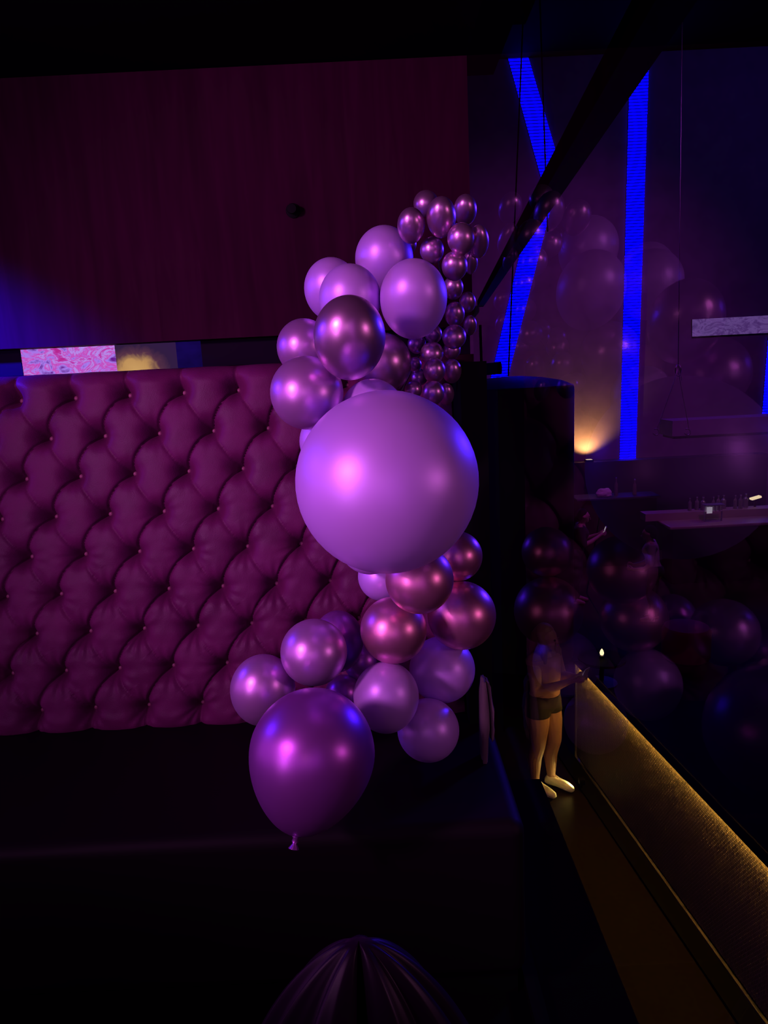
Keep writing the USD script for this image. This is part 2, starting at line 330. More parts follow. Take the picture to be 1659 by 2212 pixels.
# ================================================================== WALL BAND (mirror strip, reflections painted as emission)
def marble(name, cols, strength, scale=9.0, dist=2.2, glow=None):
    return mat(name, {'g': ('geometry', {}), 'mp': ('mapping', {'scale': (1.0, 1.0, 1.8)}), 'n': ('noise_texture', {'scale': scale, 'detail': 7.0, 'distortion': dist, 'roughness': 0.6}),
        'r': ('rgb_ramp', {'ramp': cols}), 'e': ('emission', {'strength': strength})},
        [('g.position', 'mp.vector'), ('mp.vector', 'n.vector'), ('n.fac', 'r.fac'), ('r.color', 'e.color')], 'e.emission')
MT['pink_reflection'] = marble('pink_reflection_glow', [(0.34, (0.14, 0.01, 0.28)), (0.43, (0.38, 0.20, 0.84)), (0.49, (0.56, 0.05, 0.46)), (0.55, (0.44, 0.27, 0.85)), (0.60, (0.50, 0.05, 0.44)), (0.68, (0.45, 0.02, 0.28))], 1.0, 11.0, 1.4)
MT['dim_reflection'] = marble('dim_reflection_glow', [(0.30, (0.004, 0.001, 0.010)), (0.5, (0.022, 0.008, 0.05)), (0.62, (0.16, 0.03, 0.16)), (0.75, (0.05, 0.02, 0.10))], 0.8)
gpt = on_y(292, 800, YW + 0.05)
MT['gold_reflection'] = mat('gold_reflection_glow', {'g': ('geometry', {}), 'n': ('noise_texture', {'scale': 22.0, 'detail': 6.0, 'distortion': 1.5}),
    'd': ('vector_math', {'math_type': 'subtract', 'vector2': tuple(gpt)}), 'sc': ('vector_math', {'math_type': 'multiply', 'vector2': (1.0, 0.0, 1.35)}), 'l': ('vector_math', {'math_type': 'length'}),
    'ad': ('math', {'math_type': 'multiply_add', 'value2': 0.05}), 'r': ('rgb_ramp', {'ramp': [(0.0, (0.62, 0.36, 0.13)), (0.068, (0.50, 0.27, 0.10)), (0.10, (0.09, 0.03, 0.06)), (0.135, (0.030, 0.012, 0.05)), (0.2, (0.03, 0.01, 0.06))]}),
    'e': ('emission', {'strength': 1.0})}, [('g.position', 'n.vector'), ('g.position', 'd.vector1'), ('d.vector', 'sc.vector1'), ('sc.vector', 'l.vector1'), ('n.fac', 'ad.value1'), ('l.value', 'ad.value3'), ('ad.value', 'r.fac'), ('r.color', 'e.color')], 'e.emission')  # gold reflection painted as a radial emissive blob
MT['blue_reflection'] = marble('blue_reflection_glow', [(0.30, (0.004, 0.001, 0.03)), (0.7, (0.012, 0.003, 0.13))], 0.9, 3.0, 0.5)
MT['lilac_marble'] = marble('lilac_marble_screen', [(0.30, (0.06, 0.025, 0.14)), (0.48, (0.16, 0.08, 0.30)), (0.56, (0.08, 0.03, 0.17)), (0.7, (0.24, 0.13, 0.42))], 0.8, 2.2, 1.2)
MT['band_black'] = plain('band_gloss_black', (0.007, 0.0025, 0.012), 0.6, spec=0.03)
band = thing('reflection_band', 'narrow mirror band in the wall above the couch with reflections painted as glow', 'display band', (-0.7, YW + 0.06, band_lo))  # mirror strip; what it reflects is painted into emissive panels
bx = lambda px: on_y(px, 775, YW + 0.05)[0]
segs = [(-560, 46, 'band_black', 'dark end of the band'), (46, 219, 'pink_reflection', 'panel with a bright pink and lilac marbled reflection painted as glow'), (219, 250, 'pink_reflection', 'narrow panel with a pink marbled reflection painted as glow'), (250, 382, 'gold_reflection', 'dim violet panel with a gold reflection painted as glow'), (382, 436, 'blue_reflection', 'panel with a blue reflection painted as glow'), (436, 1040, 'band_black', 'black panel')]
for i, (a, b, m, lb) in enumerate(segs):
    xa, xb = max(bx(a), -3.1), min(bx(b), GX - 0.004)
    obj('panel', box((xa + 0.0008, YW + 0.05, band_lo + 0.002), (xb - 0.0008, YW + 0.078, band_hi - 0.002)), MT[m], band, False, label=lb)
kp = on_y(633, 456, YW)
k = lathe([(0, 0), (0.020, 0), (0.021, 0.006), (0.012, 0.012), (0.010, 0.024), (0.015, 0.030), (0.013, 0.036), (0, 0.038)], 24)
KT = trimesh.transformations.rotation_matrix(math.pi / 2, [1, 0, 0]); KT[:3, 3] = kp; k.apply_transform(KT)
obj('coat_peg', k, MT['black'], None, 40, 'small black round coat peg fixed on the red wall', 'coat peg')

# ================================================================== BALLOONS
def balloon(px, py, rx, ry, zc, m, label, group, axis=None, taper=0.07):
    c = at(px, py, zc); d = ray(px, py); d /= np.linalg.norm(d)
    s = zc / FPX
    r = rx * s; L = ry * s
    upc = np.cross(np.cross(d, up), -d) * -1
    upi = up - d * (up @ d); upi /= np.linalg.norm(upi); rti = np.cross(d, upi)
    if axis is None:
        sp_ = 0.72 if ry > rx * 1.04 else 0.45
        axis = -upi * sp_ + d * math.sqrt(1 - sp_ ** 2)
        if ry > rx * 1.04: L = s * math.sqrt((ry ** 2 - rx ** 2 * (1 - sp_ ** 2)) / sp_ ** 2)
    else:
        axis = rti * axis[0] + upi * axis[1] + d * axis[2]
    a = axis / np.linalg.norm(axis)
    if ry <= rx * 1.04: L = r * 1.03
    # lathed teardrop: round crown, slightly drawn-in tail
    th = np.linspace(0, math.pi, 40)
    prof = []
    for t in th:
        z = math.cos(t); rad = math.sin(t) * (1 - taper * max(0, 0.25 - z) ** 1.5 + 0.012 * z)
        prof.append((r * rad, L * z * (1.0 if z > 0 else 1.03)))
    prof[-1] = (0.0, prof[-1][1]); prof[0] = (0.0, prof[0][1])
    body = lathe(prof[::-1], 56)
    zb = -L * 1.03; q = r * 0.042
    knot = lathe([(0, zb - q * 4.2), (q * 1.9, zb - q * 4.4), (q * 2.0, zb - q * 4.0), (q * 0.8, zb - q * 2.4), (q * 1.25, zb - q * 1.6), (q * 1.0, zb - q * 0.6), (q * 2.2, zb + q * 0.9), (0, zb + q * 1.2)], 14)
    x = np.cross([0, 1.0, 0.1], -a); x /= np.linalg.norm(x); y = np.cross(-a, x)
    B = np.eye(4); B[:3, 0], B[:3, 1], B[:3, 2], B[:3, 3] = x, y, -a, c
    for mm in (body, knot): mm.apply_transform(B); 
    if body.volume < 0: body.invert()
    if knot.volume < 0: knot.invert()
    t = thing('balloon', label, 'balloon', c, group)
    obj('body', body, MT[m], t, True); obj('knot', knot, MT[m], t, True)
    return c, r
P_, S_, C_, D_ = 'pearl_lavender_latex', 'satin_mauve_latex', 'chrome_mauve_latex', 'deep_purple_latex'
GU, GL, GS = 'large balloons of the upper garland', 'balloons of the lower garland', 'small chrome balloons beside the glass'
BL = [
 # px, py, rx, ry, depth, material, label, group
 (836, 1045, 197, 197, 1.42, P_, 'giant pearl lavender balloon at the middle of the garland', GU),
 (805, 888, 68, 70, 1.66, P_, 'pearl lavender balloon peeking over the top of the giant balloon', GU),
 (716, 955, 69, 69, 1.76, P_, 'pearl balloon showing only a sliver at the upper left of the giant one', GU),
 (800, 1172, 70, 70, 1.70, P_, 'pearl balloon whose rim shows just under the giant balloon', GU),
 (663, 850, 79, 80, 1.62, S_, 'mauve satin balloon in front of the couch back, left above the giant one', GU),
 (755, 732, 78, 90, 1.50, C_, 'big glossy mauve balloon in the centre of the upper cluster', GU),
 (657, 752, 59, 62, 1.80, S_, 'mauve balloon half hidden at the left edge of the upper cluster', GU),
 (827, 787, 62, 66, 1.78, C_, 'bronze mauve balloon tucked low to the right behind the big glossy one', GU),
 (893, 648, 73, 84, 1.66, P_, 'large pearl balloon on the right, beside the small chrome ones', GU),
 (756, 648, 67, 74, 1.68, P_, 'pearl balloon right above the big glossy mauve one', GU),
 (716, 626, 59, 66, 1.84, P_, 'pearl balloon at the far left of the top row, partly behind another', GU),
 (830, 562, 63, 70, 1.86, P_, 'bluish pearl balloon at the top of the large ones', GU),
 # small chrome ones
 (920, 440, 27, 27, 1.86, C_, 'small chrome balloon at the upper left tip of the garland', GS),
 (953, 470, 32, 42, 1.70, C_, 'largest of the small chrome balloons, front of the top bunch', GS),
 (1005, 454, 25, 32, 1.80, C_, 'small chrome balloon at the top right tip of the garland', GS),
 (888, 488, 30, 37, 1.72, C_, 'small chrome balloon at the left of the top bunch', GS),
 (996, 516, 30, 33, 1.70, C_, 'small chrome balloon at the right of the top bunch, in front', GS),
 (1034, 522, 22, 34, 1.74, C_, 'small dark chrome balloon nearest the glass in the top bunch', GS),
 (933, 541, 26, 28, 1.78, C_, 'small chrome balloon low in the middle of the top bunch', GS),
 (982, 575, 28, 31, 1.74, C_, 'small chrome balloon just under the top bunch', GS),
 (1016, 567, 16, 24, 1.80, C_, 'small chrome balloon mostly hidden behind, near the glass, under the top bunch', GS),
 (880, 528, 20, 22, 1.94, C_, 'small chrome balloon behind the leftmost of the top bunch', GS),
 (979, 622, 22, 25, 1.84, C_, 'small chrome balloon right of the large pearl one, uppermost of the chain', GS),
 (982, 679, 22, 26, 1.84, C_, 'small chrome balloon level with the lower half of the large pearl one', GS),
 (1010, 653, 18, 22, 1.92, C_, 'small dark chrome balloon behind the chain, by the end of the black strut', GS),
 (1015, 703, 15, 21, 1.92, C_, 'small chrome balloon sticking out furthest right of the chain', GS),
 (981, 728, 26, 26, 1.82, C_, 'small chrome balloon with two bright spots, middle of the chain', GS),
 (976, 756, 19, 20, 1.94, C_, 'small dark chrome balloon under the one with two spots', GS),
 (936, 722, 19, 20, 1.90, C_, 'small chrome balloon tucked below the large pearl one', GS),
 (900, 743, 20, 21, 1.92, C_, 'small chrome balloon deep between the pearl and the bronze balloon', GS),
 (933, 764, 25, 25, 1.80, C_, 'small chrome balloon left of the chain, above the lower trio', GS),
 (938, 801, 24, 27, 1.76, C_, 'small chrome balloon at the centre of the lower trio', GS),
 (976, 802, 21, 26, 1.84, C_, 'small chrome balloon at the right of the lower trio', GS),
 (936, 849, 24, 26, 1.74, C_, 'small chrome balloon at the bottom of the chain, touching the giant one', GS),
 (964, 852, 17, 24, 1.84, C_, 'small chrome balloon at the bottom right of the chain', GS),
 (893, 842, 19, 20, 1.82, C_, 'small chrome balloon at the bottom left of the chain', GS),
 (896, 788, 15, 16, 1.92, C_, 'tiny chrome balloon deep beside the bronze balloon', GS),
 (906, 815, 18, 18, 1.94, C_, 'tiny chrome balloon deep above the giant balloon', GS),
 # lower garland
 (906, 1253, 74, 74, 1.60, 'rose_chrome_latex', 'chrome mauve balloon directly under the giant balloon', GL),
 (988, 1202, 54, 56, 1.84, 'rose_chrome_latex', 'reddish chrome balloon half hidden at the lower right of the giant one', GL),
 (997, 1330, 74, 74, 1.84, 'rose_chrome_latex', 'chrome mauve balloon touching the glass, furthest right', GL),
 (850, 1362, 72, 72, 1.72, 'rose_chrome_latex', 'chrome mauve balloon in the middle of the lower garland', GL),
 (826, 1246, 53, 53, 1.84, P_, 'lilac balloon peeking out left under the giant balloon', GL),
 (955, 1447, 71, 71, 1.90, P_, 'pearl balloon by the glass below the chrome pair', GL),
 (834, 1507, 71, 76, 1.72, P_, 'pearl balloon to the right of the pear-shaped balloon', GL),
 (925, 1578, 67, 66, 1.82, P_, 'pearl balloon hanging lowest on the right', GL),
 (678, 1410, 72, 72, 1.66, S_, 'satin mauve balloon resting above the pear-shaped balloon', GL),
 (730, 1386, 55, 66, 1.86, D_, 'deep purple balloon behind the satin one', GL),
 (568, 1491, 70, 76, 1.70, S_, 'satin mauve balloon furthest left of the lower garland', GL),
 (672, 1640, 137, 151, 1.46, D_, 'big pear-shaped deep purple balloon at the bottom over the seat', GL),
 (782, 1430, 40, 42, 1.97, D_, 'dark purple balloon deep in the gap behind the lower garland', GL),
 (742, 1500, 40, 42, 1.95, D_, 'dark purple balloon deep in the gap above the pear-shaped one', GL),
]
CENT = []
for b in BL:
    ax = (-0.20, -0.97, 0.05) if b[2] == 137 else None
    CENT.append(balloon(*b, axis=ax, taper=0.13 if ax else 0.05))
cc = np.array([c for c, r in CENT]); 
# clear fishing-line spine that the balloons are tied to
spine = [at(940, 520, 1.95), at(960, 650, 2.0), at(900, 780, 2.0), at(840, 900, 1.95), at(840, 1100, 1.9), at(890, 1300, 1.92), at(806, 1440, 2.0), at(800, 1500, 1.95)]
obj('garland_cord', tube(spine, 0.002, 6), MT['metal_dark'], None, True, 'thin dark cord behind the balloons that ties the garland', 'cord')

# crumpled cloth standing at the end of the seat by the glass
g = thing('crumpled_cloth', 'crumpled greyish cloth standing upright at the seat end by the glass', 'cloth', at(1048, 1650, 1.86))
zq = 1.86
def ragged(pts, depth, seed, mname, name):
    pts = np.array(pts, float); ring = []
    vs, n = [], len(pts)
    lay = 7
    for k in range(lay):
        w = math.sin(math.pi * (k + 0.5) / lay) * 0.25 + 0.78
        for (x, y) in pts:
            cx, cy = pts.mean(0)
            p = at(cx + (x - cx) * w, cy + (y - cy) * (0.85 + 0.15 * w), zq)
            p = p + np.array([0, (k / (lay - 1) - 0.5) * depth, 0]) + 0.006 * (np.array([meshkit.noise(p * 60 + k, seed + i) for i in range(3)]) - 0.5)
            vs.append(p)
    f = []
    for k in range(lay - 1):
        for i in range(n):
            j = (i + 1) % n; a, b, c2, d = k * n + i, k * n + j, (k + 1) * n + j, (k + 1) * n + i
            f += [[a, b, c2], [a, c2, d]]
    c0 = len(vs); vs += [np.mean(vs[:n], 0), np.mean(vs[-n:], 0)]
    for i in range(n):
        j = (i + 1) % n; f += [[c0, j, i], [c0 + 1, (lay - 1) * n + i, (lay - 1) * n + j]]
    m = trimesh.Trimesh(vs, f, process=False); m.fix_normals()
    obj(name, m, MT[mname], g, 60)
ragged([(1047, 1464), (1052, 1468), (1057, 1478), (1060, 1500), (1064, 1518), (1067, 1532), (1066, 1560), (1068, 1575), (1065, 1592), (1061, 1598), (1058, 1570), (1056, 1530), (1052, 1490)], 0.03, 2, 'grey_cloth', 'edge_fold')
ragged([(1040, 1466), (1047, 1464), (1051, 1490), (1055, 1530), (1056, 1565), (1054, 1590), (1050, 1640), (1046, 1652), (1040, 1640), (1037, 1600), (1036, 1540), (1037, 1490)], 0.05, 9, 'grey_cloth', 'main_fold')

# ================================================================== SATIN DRAPED CHAIR at the very bottom
top = at(775, 2036, 1.02); zt = top[2]
def drape():
    nu, nv = 120, 70; vs = []
    for j in range(nv):
        v = j / (nv - 1)
        for i in range(nu):
            a = 2 * math.pi * i / nu
            rr = 0.015 + 0.155 * (1 - math.exp(-2.3 * v)) + 0.05 * v
            fold = 0.020 * (v ** 0.6) * math.sin(9 * a + 1.3 * math.sin(2 * a)) + 0.010 * v * math.sin(23 * a + 2) + 0.004 * v * math.sin(57 * a)
            rr2 = rr + fold
            notch = math.exp(-((a - 1.5 * math.pi - 0.05) / 0.13) ** 2)          # parting on the near side
            rr2 *= 1 - 0.55 * notch * (1 - v * 0.6)
            z = zt - 0.52 * v ** 1.25 - 0.02 * notch
            vs.append((top[0] + rr2 * math.cos(a) * 1.15, top[1] + rr2 * math.sin(a) * 0.75, z))
    f = []
    for j in range(nv - 1):
        for i in range(nu):
            k = (i + 1) % nu; a, b, c2, d = j * nu + i, j * nu + k, (j + 1) * nu + k, (j + 1) * nu + i
            f += [[a, c2, b], [a, d, c2]]
    vs.append((top[0], top[1], zt + 0.004)); c0 = len(vs) - 1
    f += [[c0, i, (i + 1) % nu] for i in range(nu)]
    vs.append((top[0], top[1], zt - 0.50)); c1 = len(vs) - 1; b0 = (nv - 1) * nu
    f += [[c1, b0 + (i + 1) % nu, b0 + i] for i in range(nu)]
    m = trimesh.Trimesh(vs, f, process=False)
    if m.volume < 0: m.invert()
    return m
ch = thing('draped_chair', 'low chair draped in dark purple satin at the bottom edge', 'chair', (top[0], top[1], 0))
obj('satin_cover', drape(), MT['satin'], ch, True, label='gathered dark purple satin cover')
for sx in (-1, 1):
    for sy in (-1, 1):
        obj('leg', tube([(top[0] + sx * 0.12, top[1] + sy * 0.08, zt - 0.48), (top[0] + sx * 0.14, top[1] + sy * 0.10, 0.0)], 0.012), MT['metal_dark'], ch, True)

# ================================================================== HALL SEEN THROUGH THE GLASS
def strip(pts, label):
    q = [on_y(px, py, YF - 0.034) for px, py in pts]
    t = thing('led_strip', label, 'LED light strip', q[-1], 'blue LED strips on the far wall')
    obj('light_face', slab(q, (0, 1, 0), 0.012), MT['led'], t, False)
    cen = np.mean(q, 0); q2 = [cen + (p - cen) * 1.0 + np.array([0, 0.012, 0]) for p in q]
    obj('housing', slab(q2, (0, 1, 0), 0.018), MT['black'], t, False)
strip([(1362, 100), (1403, 100), (1373, 993), (1339, 993)], 'tall blue LED strip standing upright on the far wall')
strip([(1094, 112), (1138, 112), (1206, 345), (1175, 405)], 'blue LED strip slanting down to the right, top left of the far wall')
strip([(1131, 515), (1204, 395), (1095, 823), (1057, 832), (1072, 770)], 'blue LED strip slanting down to the left behind the black strut')
strip([(1660, 729), (1699, 724), (1690, 898), (1647, 897)], 'short blue LED strip at the right edge of the picture')
# diagonal black strut from the far wall up towards the booth
sa, sb = at(1037.5, 656.5, 14.8), at(1486, -90, 1.95)
obj('steel_strut', bar(sa, sb, 0.125, 0.125), MT['black'], None, False, 'black steel strut crossing diagonally in front of the blue LED strips', 'strut')
# lamp tube at the foot of the slanting strip
ta, tb = at(1030, 799, 9.0), at(1082, 795, 9.0)
sp = thing('spotlight', 'black tubular spotlight pointing right, before the slanting blue strip', 'spotlight', ta)
obj('barrel', tube([ta, ta + (tb - ta) * 0.9, tb], [0.075, 0.075, 0.078], 20), MT['black'], sp, 40)
obj('bracket', bar(ta + (tb - ta) * 0.2, ta + (tb - ta) * 0.2 + np.array([0, 0.05, 0.55]), 0.03, 0.03, (1, 0, 0)), MT['black'], sp, False)
# domed drum column
q0, q1 = at(985, 900, 9.0), at(1275, 900, 9.0)
cx, cr = (q0[0] + q1[0]) / 2, (q1[0] - q0[0]) / 2
ztop = at(1165, 838, 9.0)[2]; cyy = at(1165, 900, 9.0)[1]
prof = [(0, ZF), (cr, ZF), (cr, ztop - 0.02), (cr * 0.985, ztop + 0.01), (cr * 0.8, ztop + 0.075), (cr * 0.5, ztop + 0.125), (cr * 0.2, ztop + 0.15), (0, ztop + 0.152)]
dc = lathe(prof, 72); dc.apply_translation((cx, cyy + cr, 0))
obj('drum_column', dc, plain('drum_gloss', (0.026, 0.014, 0.050), 0.5, spec=0.3), None, 40, 'large black round drum column beyond the glass, right of the giant balloon', 'column')

# ledge with the warm uplight on the far wall
lz = on_y(1310, 997, YF - 0.35)[2]
x0, x1 = on_y(1180, 997, YF)[0], on_y(1640, 997, YF)[0]
obj('wall_ledge', box((x0, YF - 0.35, ZF), (x1, YF, lz)), MT['navy_black'], None, False, 'dark panelled ledge along the foot of the far wall', 'ledge')
wl = on_y(1268, 985, YF - 0.12)
lamp = thing('wall_uplight', 'small warm uplight glowing on the far wall beside the drum column', 'wall light', (wl[0], YF - 0.15, lz))
obj('housing', box((wl[0] - 0.08, YF - 0.34, lz), (wl[0] + 0.08, YF - 0.20, lz + 0.05)), MT['black'], lamp, False)
obj('lens', box((wl[0] - 0.06, YF - 0.32, lz + 0.05), (wl[0] + 0.06, YF - 0.22, lz + 0.055)), MT['warm_white'], lamp, False)
light('SphereLight', 'warm_uplight_lamp', (wl[0], YF - 0.30, lz + 0.10), (1.0, 0.56, 0.12), 5000.0, target=(wl[0], YF, lz + 0.75), Radius=0.03, cone=(60.0, 0.9))

# marbled display further along the far wall
a, b, c2, d = [on_y(px, py, YF - 0.06) for px, py in ((1496, 690), (1720, 678), (1720, 716), (1496, 727))]
dp = thing('marbled_screen', 'pale lilac marbled screen at the right on the far wall', 'screen', d)
obj('screen', slab([a, b, c2, d], (0, 1, 0), 0.02), MT['lilac_marble'], dp, False)
obj('frame', slab([p + np.array([0, 0.02, 0]) for p in (a, b, c2, d)], (0, 1, 0), 0.035), MT['black'], dp, False)

# cables
def cable(p, q, z1, z2, label): obj('hanging_cable', tube([at(*p, z1), at(*q, z2)], 0.010, 6), MT['black'], None, True, label, 'cable', 'rigging cables of the hall')
cable((1141, -232), (1098, 812), 9.0, 9.0, 'long thin dark cable hanging before both slanting blue strips')
cable((1159, -212), (1183, 500), 9.4, 9.4, 'thin dark cable crossing the upper slanting blue strip near its foot')
rg = thing('rigging_bridle', 'thin steel cable that splits into two legs with hooks, right of the upright strip', 'rigging', at(1465, 795, 10.0))
obj('cable', tube([at(1476, -160, 10), at(1465, 795, 10)], 0.006, 6), MT['metal_dark'], rg, True)
obj('knot', trimesh.util.concatenate([tube([at(1465 + 6 * math.cos(t), 800 + 12 * math.sin(t), 10 + 0.03 * math.sin(3 * t)) for t in np.linspace(0, 2 * math.pi, 24)], 0.008, 6), tube([at(1459, 815, 10), at(1466, 790, 10), at(1473, 822, 10)], 0.007, 6)]), MT['steel'], rg, True)
for (ex, ey) in ((1420, 925), (1488, 925)):
    lg = obj('leg', tube([at(1465, 800, 10), at(ex, ey, 10)], 0.006, 6), MT['steel'], rg, True)
    obj('hook', tube([at(ex - 3 + 6 * math.cos(t), ey + 8 + 7 * math.sin(t), 10) for t in np.linspace(-2.2, 2.8, 18)], 0.009, 6), MT['steel'], rg, True)

# bar canopy, counter, shelf
p0, p1 = at(1425, 905, 13.4), at(1760, 890, 13.4)
bc = thing('bar_canopy', 'long dark canopy hanging above the bar, right side', 'canopy', (p0[0], 13.3, p0[2] - 0.3))
obj('fascia', box((p0[0], p0[1] - 0.6, p0[2] - 0.28), (p1[0] + 2.0, p0[1], p0[2])), MT['far_wall'], bc, False)
obj('soffit', box((p0[0] + 0.05, p0[1] - 0.55, p0[2] - 0.33), (p1[0] + 1.9, p0[1] - 0.05, p0[2] - 0.28)), MT['black'], bc, False)
zbar = ZF + 1.12
cbar = on_z(1460, 1138, zbar); yb = cbar[1]
bar_t = thing('bar_counter', 'long bar counter with a lit brown top edge at the right back of the hall', 'bar counter', (cbar[0], yb, ZF))
xb0, xb1 = cbar[0] - 0.1, cbar[0] + 4.5
obj('counter_top', rbox((xb0, yb, zbar - 0.06), (xb1, yb + 0.7, zbar), 0.02), MT['counter'], bar_t, 30, label='brown counter top')
obj('counter_front', box((xb0 + 0.1, yb + 0.12, ZF), (xb1 - 0.1, yb + 0.6, zbar - 0.06)), MT['black'], bar_t, False)
obj('raised_shelf', box((xb0 - 0.25, yb + 0.55, zbar), (xb1, yb + 0.85, zbar + 0.14)), MT['counter'], bar_t, False)
light('SphereLight', 'bar_work_lamp', (cbar[0] + 1.2, yb + 0.1, zbar + 1.3), (1.0, 0.62, 0.50), 60.0, target=(cbar[0] + 1.2, yb + 0.3, zbar), Radius=0.05, cone=(55.0, 0.6))
def bottle(p, h, r, label):
    t = thing('bottle', label, 'bottle', p, 'bottles and glassware on the bar')
    b = lathe([(0, 0), (r, 0), (r, h * 0.6), (r * 0.85, h * 0.68), (r * 0.34, h * 0.78), (r * 0.34, h * 0.95), (0, h * 0.95)], 16); b.apply_translation(p)
    obj('glass_body', b, MT['bottle_glass'], t, 40)
    k = lathe([(0, 0), (r * 0.4, 0), (r * 0.4, h * 0.08), (0, h * 0.08)], 12); k.apply_translation(np.array(p) + (0, 0, h * 0.94))
    obj('cap', k, MT['steel'], t, 40)
for i in range(9):
    px = 1490 + i * 15.5 + 3 * math.sin(i * 2.3)
    x = on_y(px, 1120, yb + 0.68)[0]
    bottle((x, yb + 0.70 + 0.05 * math.sin(i * 1.7), zbar + 0.14), 0.24 + 0.07 * abs(math.sin(i * 3.1)), 0.034 + 0.006 * (i % 3), '%s bottle on the bar, number %s from the left end of the row' % (('squat', 'slim', 'tall')[i % 3], ('one', 'two', 'three', 'four', 'five', 'six', 'seven', 'eight', 'nine', 'ten', 'eleven')[i]))
# small lit rack of glasses and a bright register screen
gr = on_y(1541, 1098, yb + 0.30)
rk = thing('glass_rack', 'small shiny rack of glasses catching the light on the bar', 'glass rack', (gr[0], yb + 0.30, zbar))
hr = gr[2] - zbar
for sx in (-0.16, 0.16):
    obj('post', bar((gr[0] + sx, yb + 0.30, zbar), (gr[0] + sx, yb + 0.30, gr[2] + 0.08), 0.02, 0.02, (0, 1, 0)), MT['steel'], rk, False)
obj('shelf', box((gr[0] - 0.18, yb + 0.21, gr[2] + 0.06), (gr[0] + 0.18, yb + 0.39, gr[2] + 0.08)), MT['steel'], rk, False)
for i in range(5):
    gg = lathe([(0, 0), (0.03, 0), (0.034, -0.11), (0.030, -0.11), (0.026, -0.01), (0, -0.01)], 12); gg.apply_translation((gr[0] - 0.14 + 0.07 * i, yb + 0.30, gr[2] + 0.06))
    obj('tumbler', gg, plain('bright_glassware_%d' % i, (0.75, 0.72, 0.75), 0.15) if i == 0 else '/World/Looks/bright_glassware_0', rk, 40)
obj('price_card', box((gr[0] - 0.17, yb + 0.19, gr[2] - 0.07), (gr[0] - 0.07, yb + 0.195, gr[2] + 0.05)), MT['screen_white'], rk, False, label='lit little card')
rp = on_y(1632, 1076, yb + 0.75)
rs = thing('register_screen', 'tilted bright register screen above the bar at the right', 'screen', (rp[0], yb + 0.75, zbar))
obj('display', bar(rp + np.array([-0.09, 0, -0.015]), rp + np.array([0.09, 0, 0.03]), 0.10, 0.035, (0, 0, 1)), MT['warm_white'], rs, False)
obj('stand', bar((rp[0], yb + 0.76, zbar + 0.14), (rp[0], yb + 0.76, rp[2] - 0.02), 0.03, 0.03, (0, 1, 0)), MT['black'], rs, False)

# ------------------------------------------------------------------ walkway with the lit mesh balustrade
mb0 = on_z(1240, 1640, ZF)                 # far foot of the balustrade
z_top = None
d0 = ray(1246, 1428); tt = mb0[1] / d0[1]; ptop0 = C + d0 * tt; z_top = ptop0[2]; mb0[0] = ptop0[0]
ptop1 = on_z(1659, 1858, z_top)
dirm = (ptop1 - ptop0); dirm[2] = 0; LM = np.linalg.norm(dirm) + 0.55; dirm /= np.linalg.norm(dirm)
nrm = np.array([-dirm[1], dirm[0], 0.0]);
if nrm[0] > 0: nrm = -nrm                 # towards the walkway (left)
Hm = z_top - ZF
base = np.array([ptop0[0], ptop0[1], ZF])
bal = thing('mesh_balustrade', 'gold-lit metal mesh balustrade running diagonally at the lower right', 'balustrade', base)
def mp(u, z, off=0.0): return base + dirm * u + np.array([0, 0, z]) + nrm * off
# expanded metal: hexagon strands near the lit top, as many rows as can be told apart
cw, chh = 0.026, 0.018
vs, fs_ = [], []
def strand(a, b, w=0.0055, t=0.005):
    a, b = np.array(a), np.array(b); d = b - a; d /= np.linalg.norm(d)
    s = np.cross(d, nrm); s *= w / 2; n = nrm * t / 2; k = len(vs)
    vs.extend([a - s - n, a + s - n, a + s + n, a - s + n, b - s - n, b + s - n, b + s + n, b - s + n])
    for q in ((0, 1, 5, 4), (1, 2, 6, 5), (2, 3, 7, 6), (3, 0, 4, 7)):
        fs_.extend([[k + q[0], k + q[1], k + q[2]], [k + q[0], k + q[2], k + q[3]]])
nu, nz = int(LM / cw), int((Hm - 0.06) / chh)
for j in range(nz):
    z = Hm - 0.016 - j * chh; o = (j % 2) * 0.5
    for i in range(nu):
        u = (i + o) * cw
        strand(mp(u + cw * 0.22, z), mp(u + cw * 0.78, z))
        if j < nz - 1:
            strand(mp(u + cw * 0.78, z), mp(u + cw * 0.72, z - chh))
            strand(mp(u + cw * 0.22, z), mp(u + cw * 0.28, z - chh))
mm = trimesh.Trimesh(vs, fs_, process=False)
obj('expanded_mesh', mm, MT['mesh_metal'], bal, False, kind='stuff', label='fine expanded metal mesh')
obj('back_sheet', slab([mp(0, 0.02, -0.05), mp(LM, 0.02, -0.05), mp(LM, Hm - 0.02, -0.05), mp(0, Hm - 0.02, -0.05)], nrm, -0.01), MT['black'], bal, False, label='black sheet behind the mesh')
obj('top_rail', bar(mp(0, Hm, 0.006), mp(LM, Hm, 0.006), 0.066, 0.012), MT['black'], bal, False)
obj('bottom_rail', bar(mp(0, 0.03, 0.01), mp(LM, 0.03, 0.01), 0.025, 0.025), MT['steel'], bal, False, label='thin grey bottom rail')
obj('end_post', bar(mp(0, 0), mp(0, Hm), 0.03, 0.04, nrm), MT['steel'], bal, False)
obj('led_line', bar(mp(0.1, Hm - 0.0085, 0.028), mp(LM, Hm - 0.0085, 0.028), 0.004, 0.004), MT['yellow_led'], bal, False, label='yellow LED line under the top rail')
struct('trim_1', bar(mp(-0.3, 0.012, 0.09), mp(LM, 0.012, 0.09), 0.16, 0.024), MT['black'], 'dark kerb between the brown floor and the mesh balustrade', False)

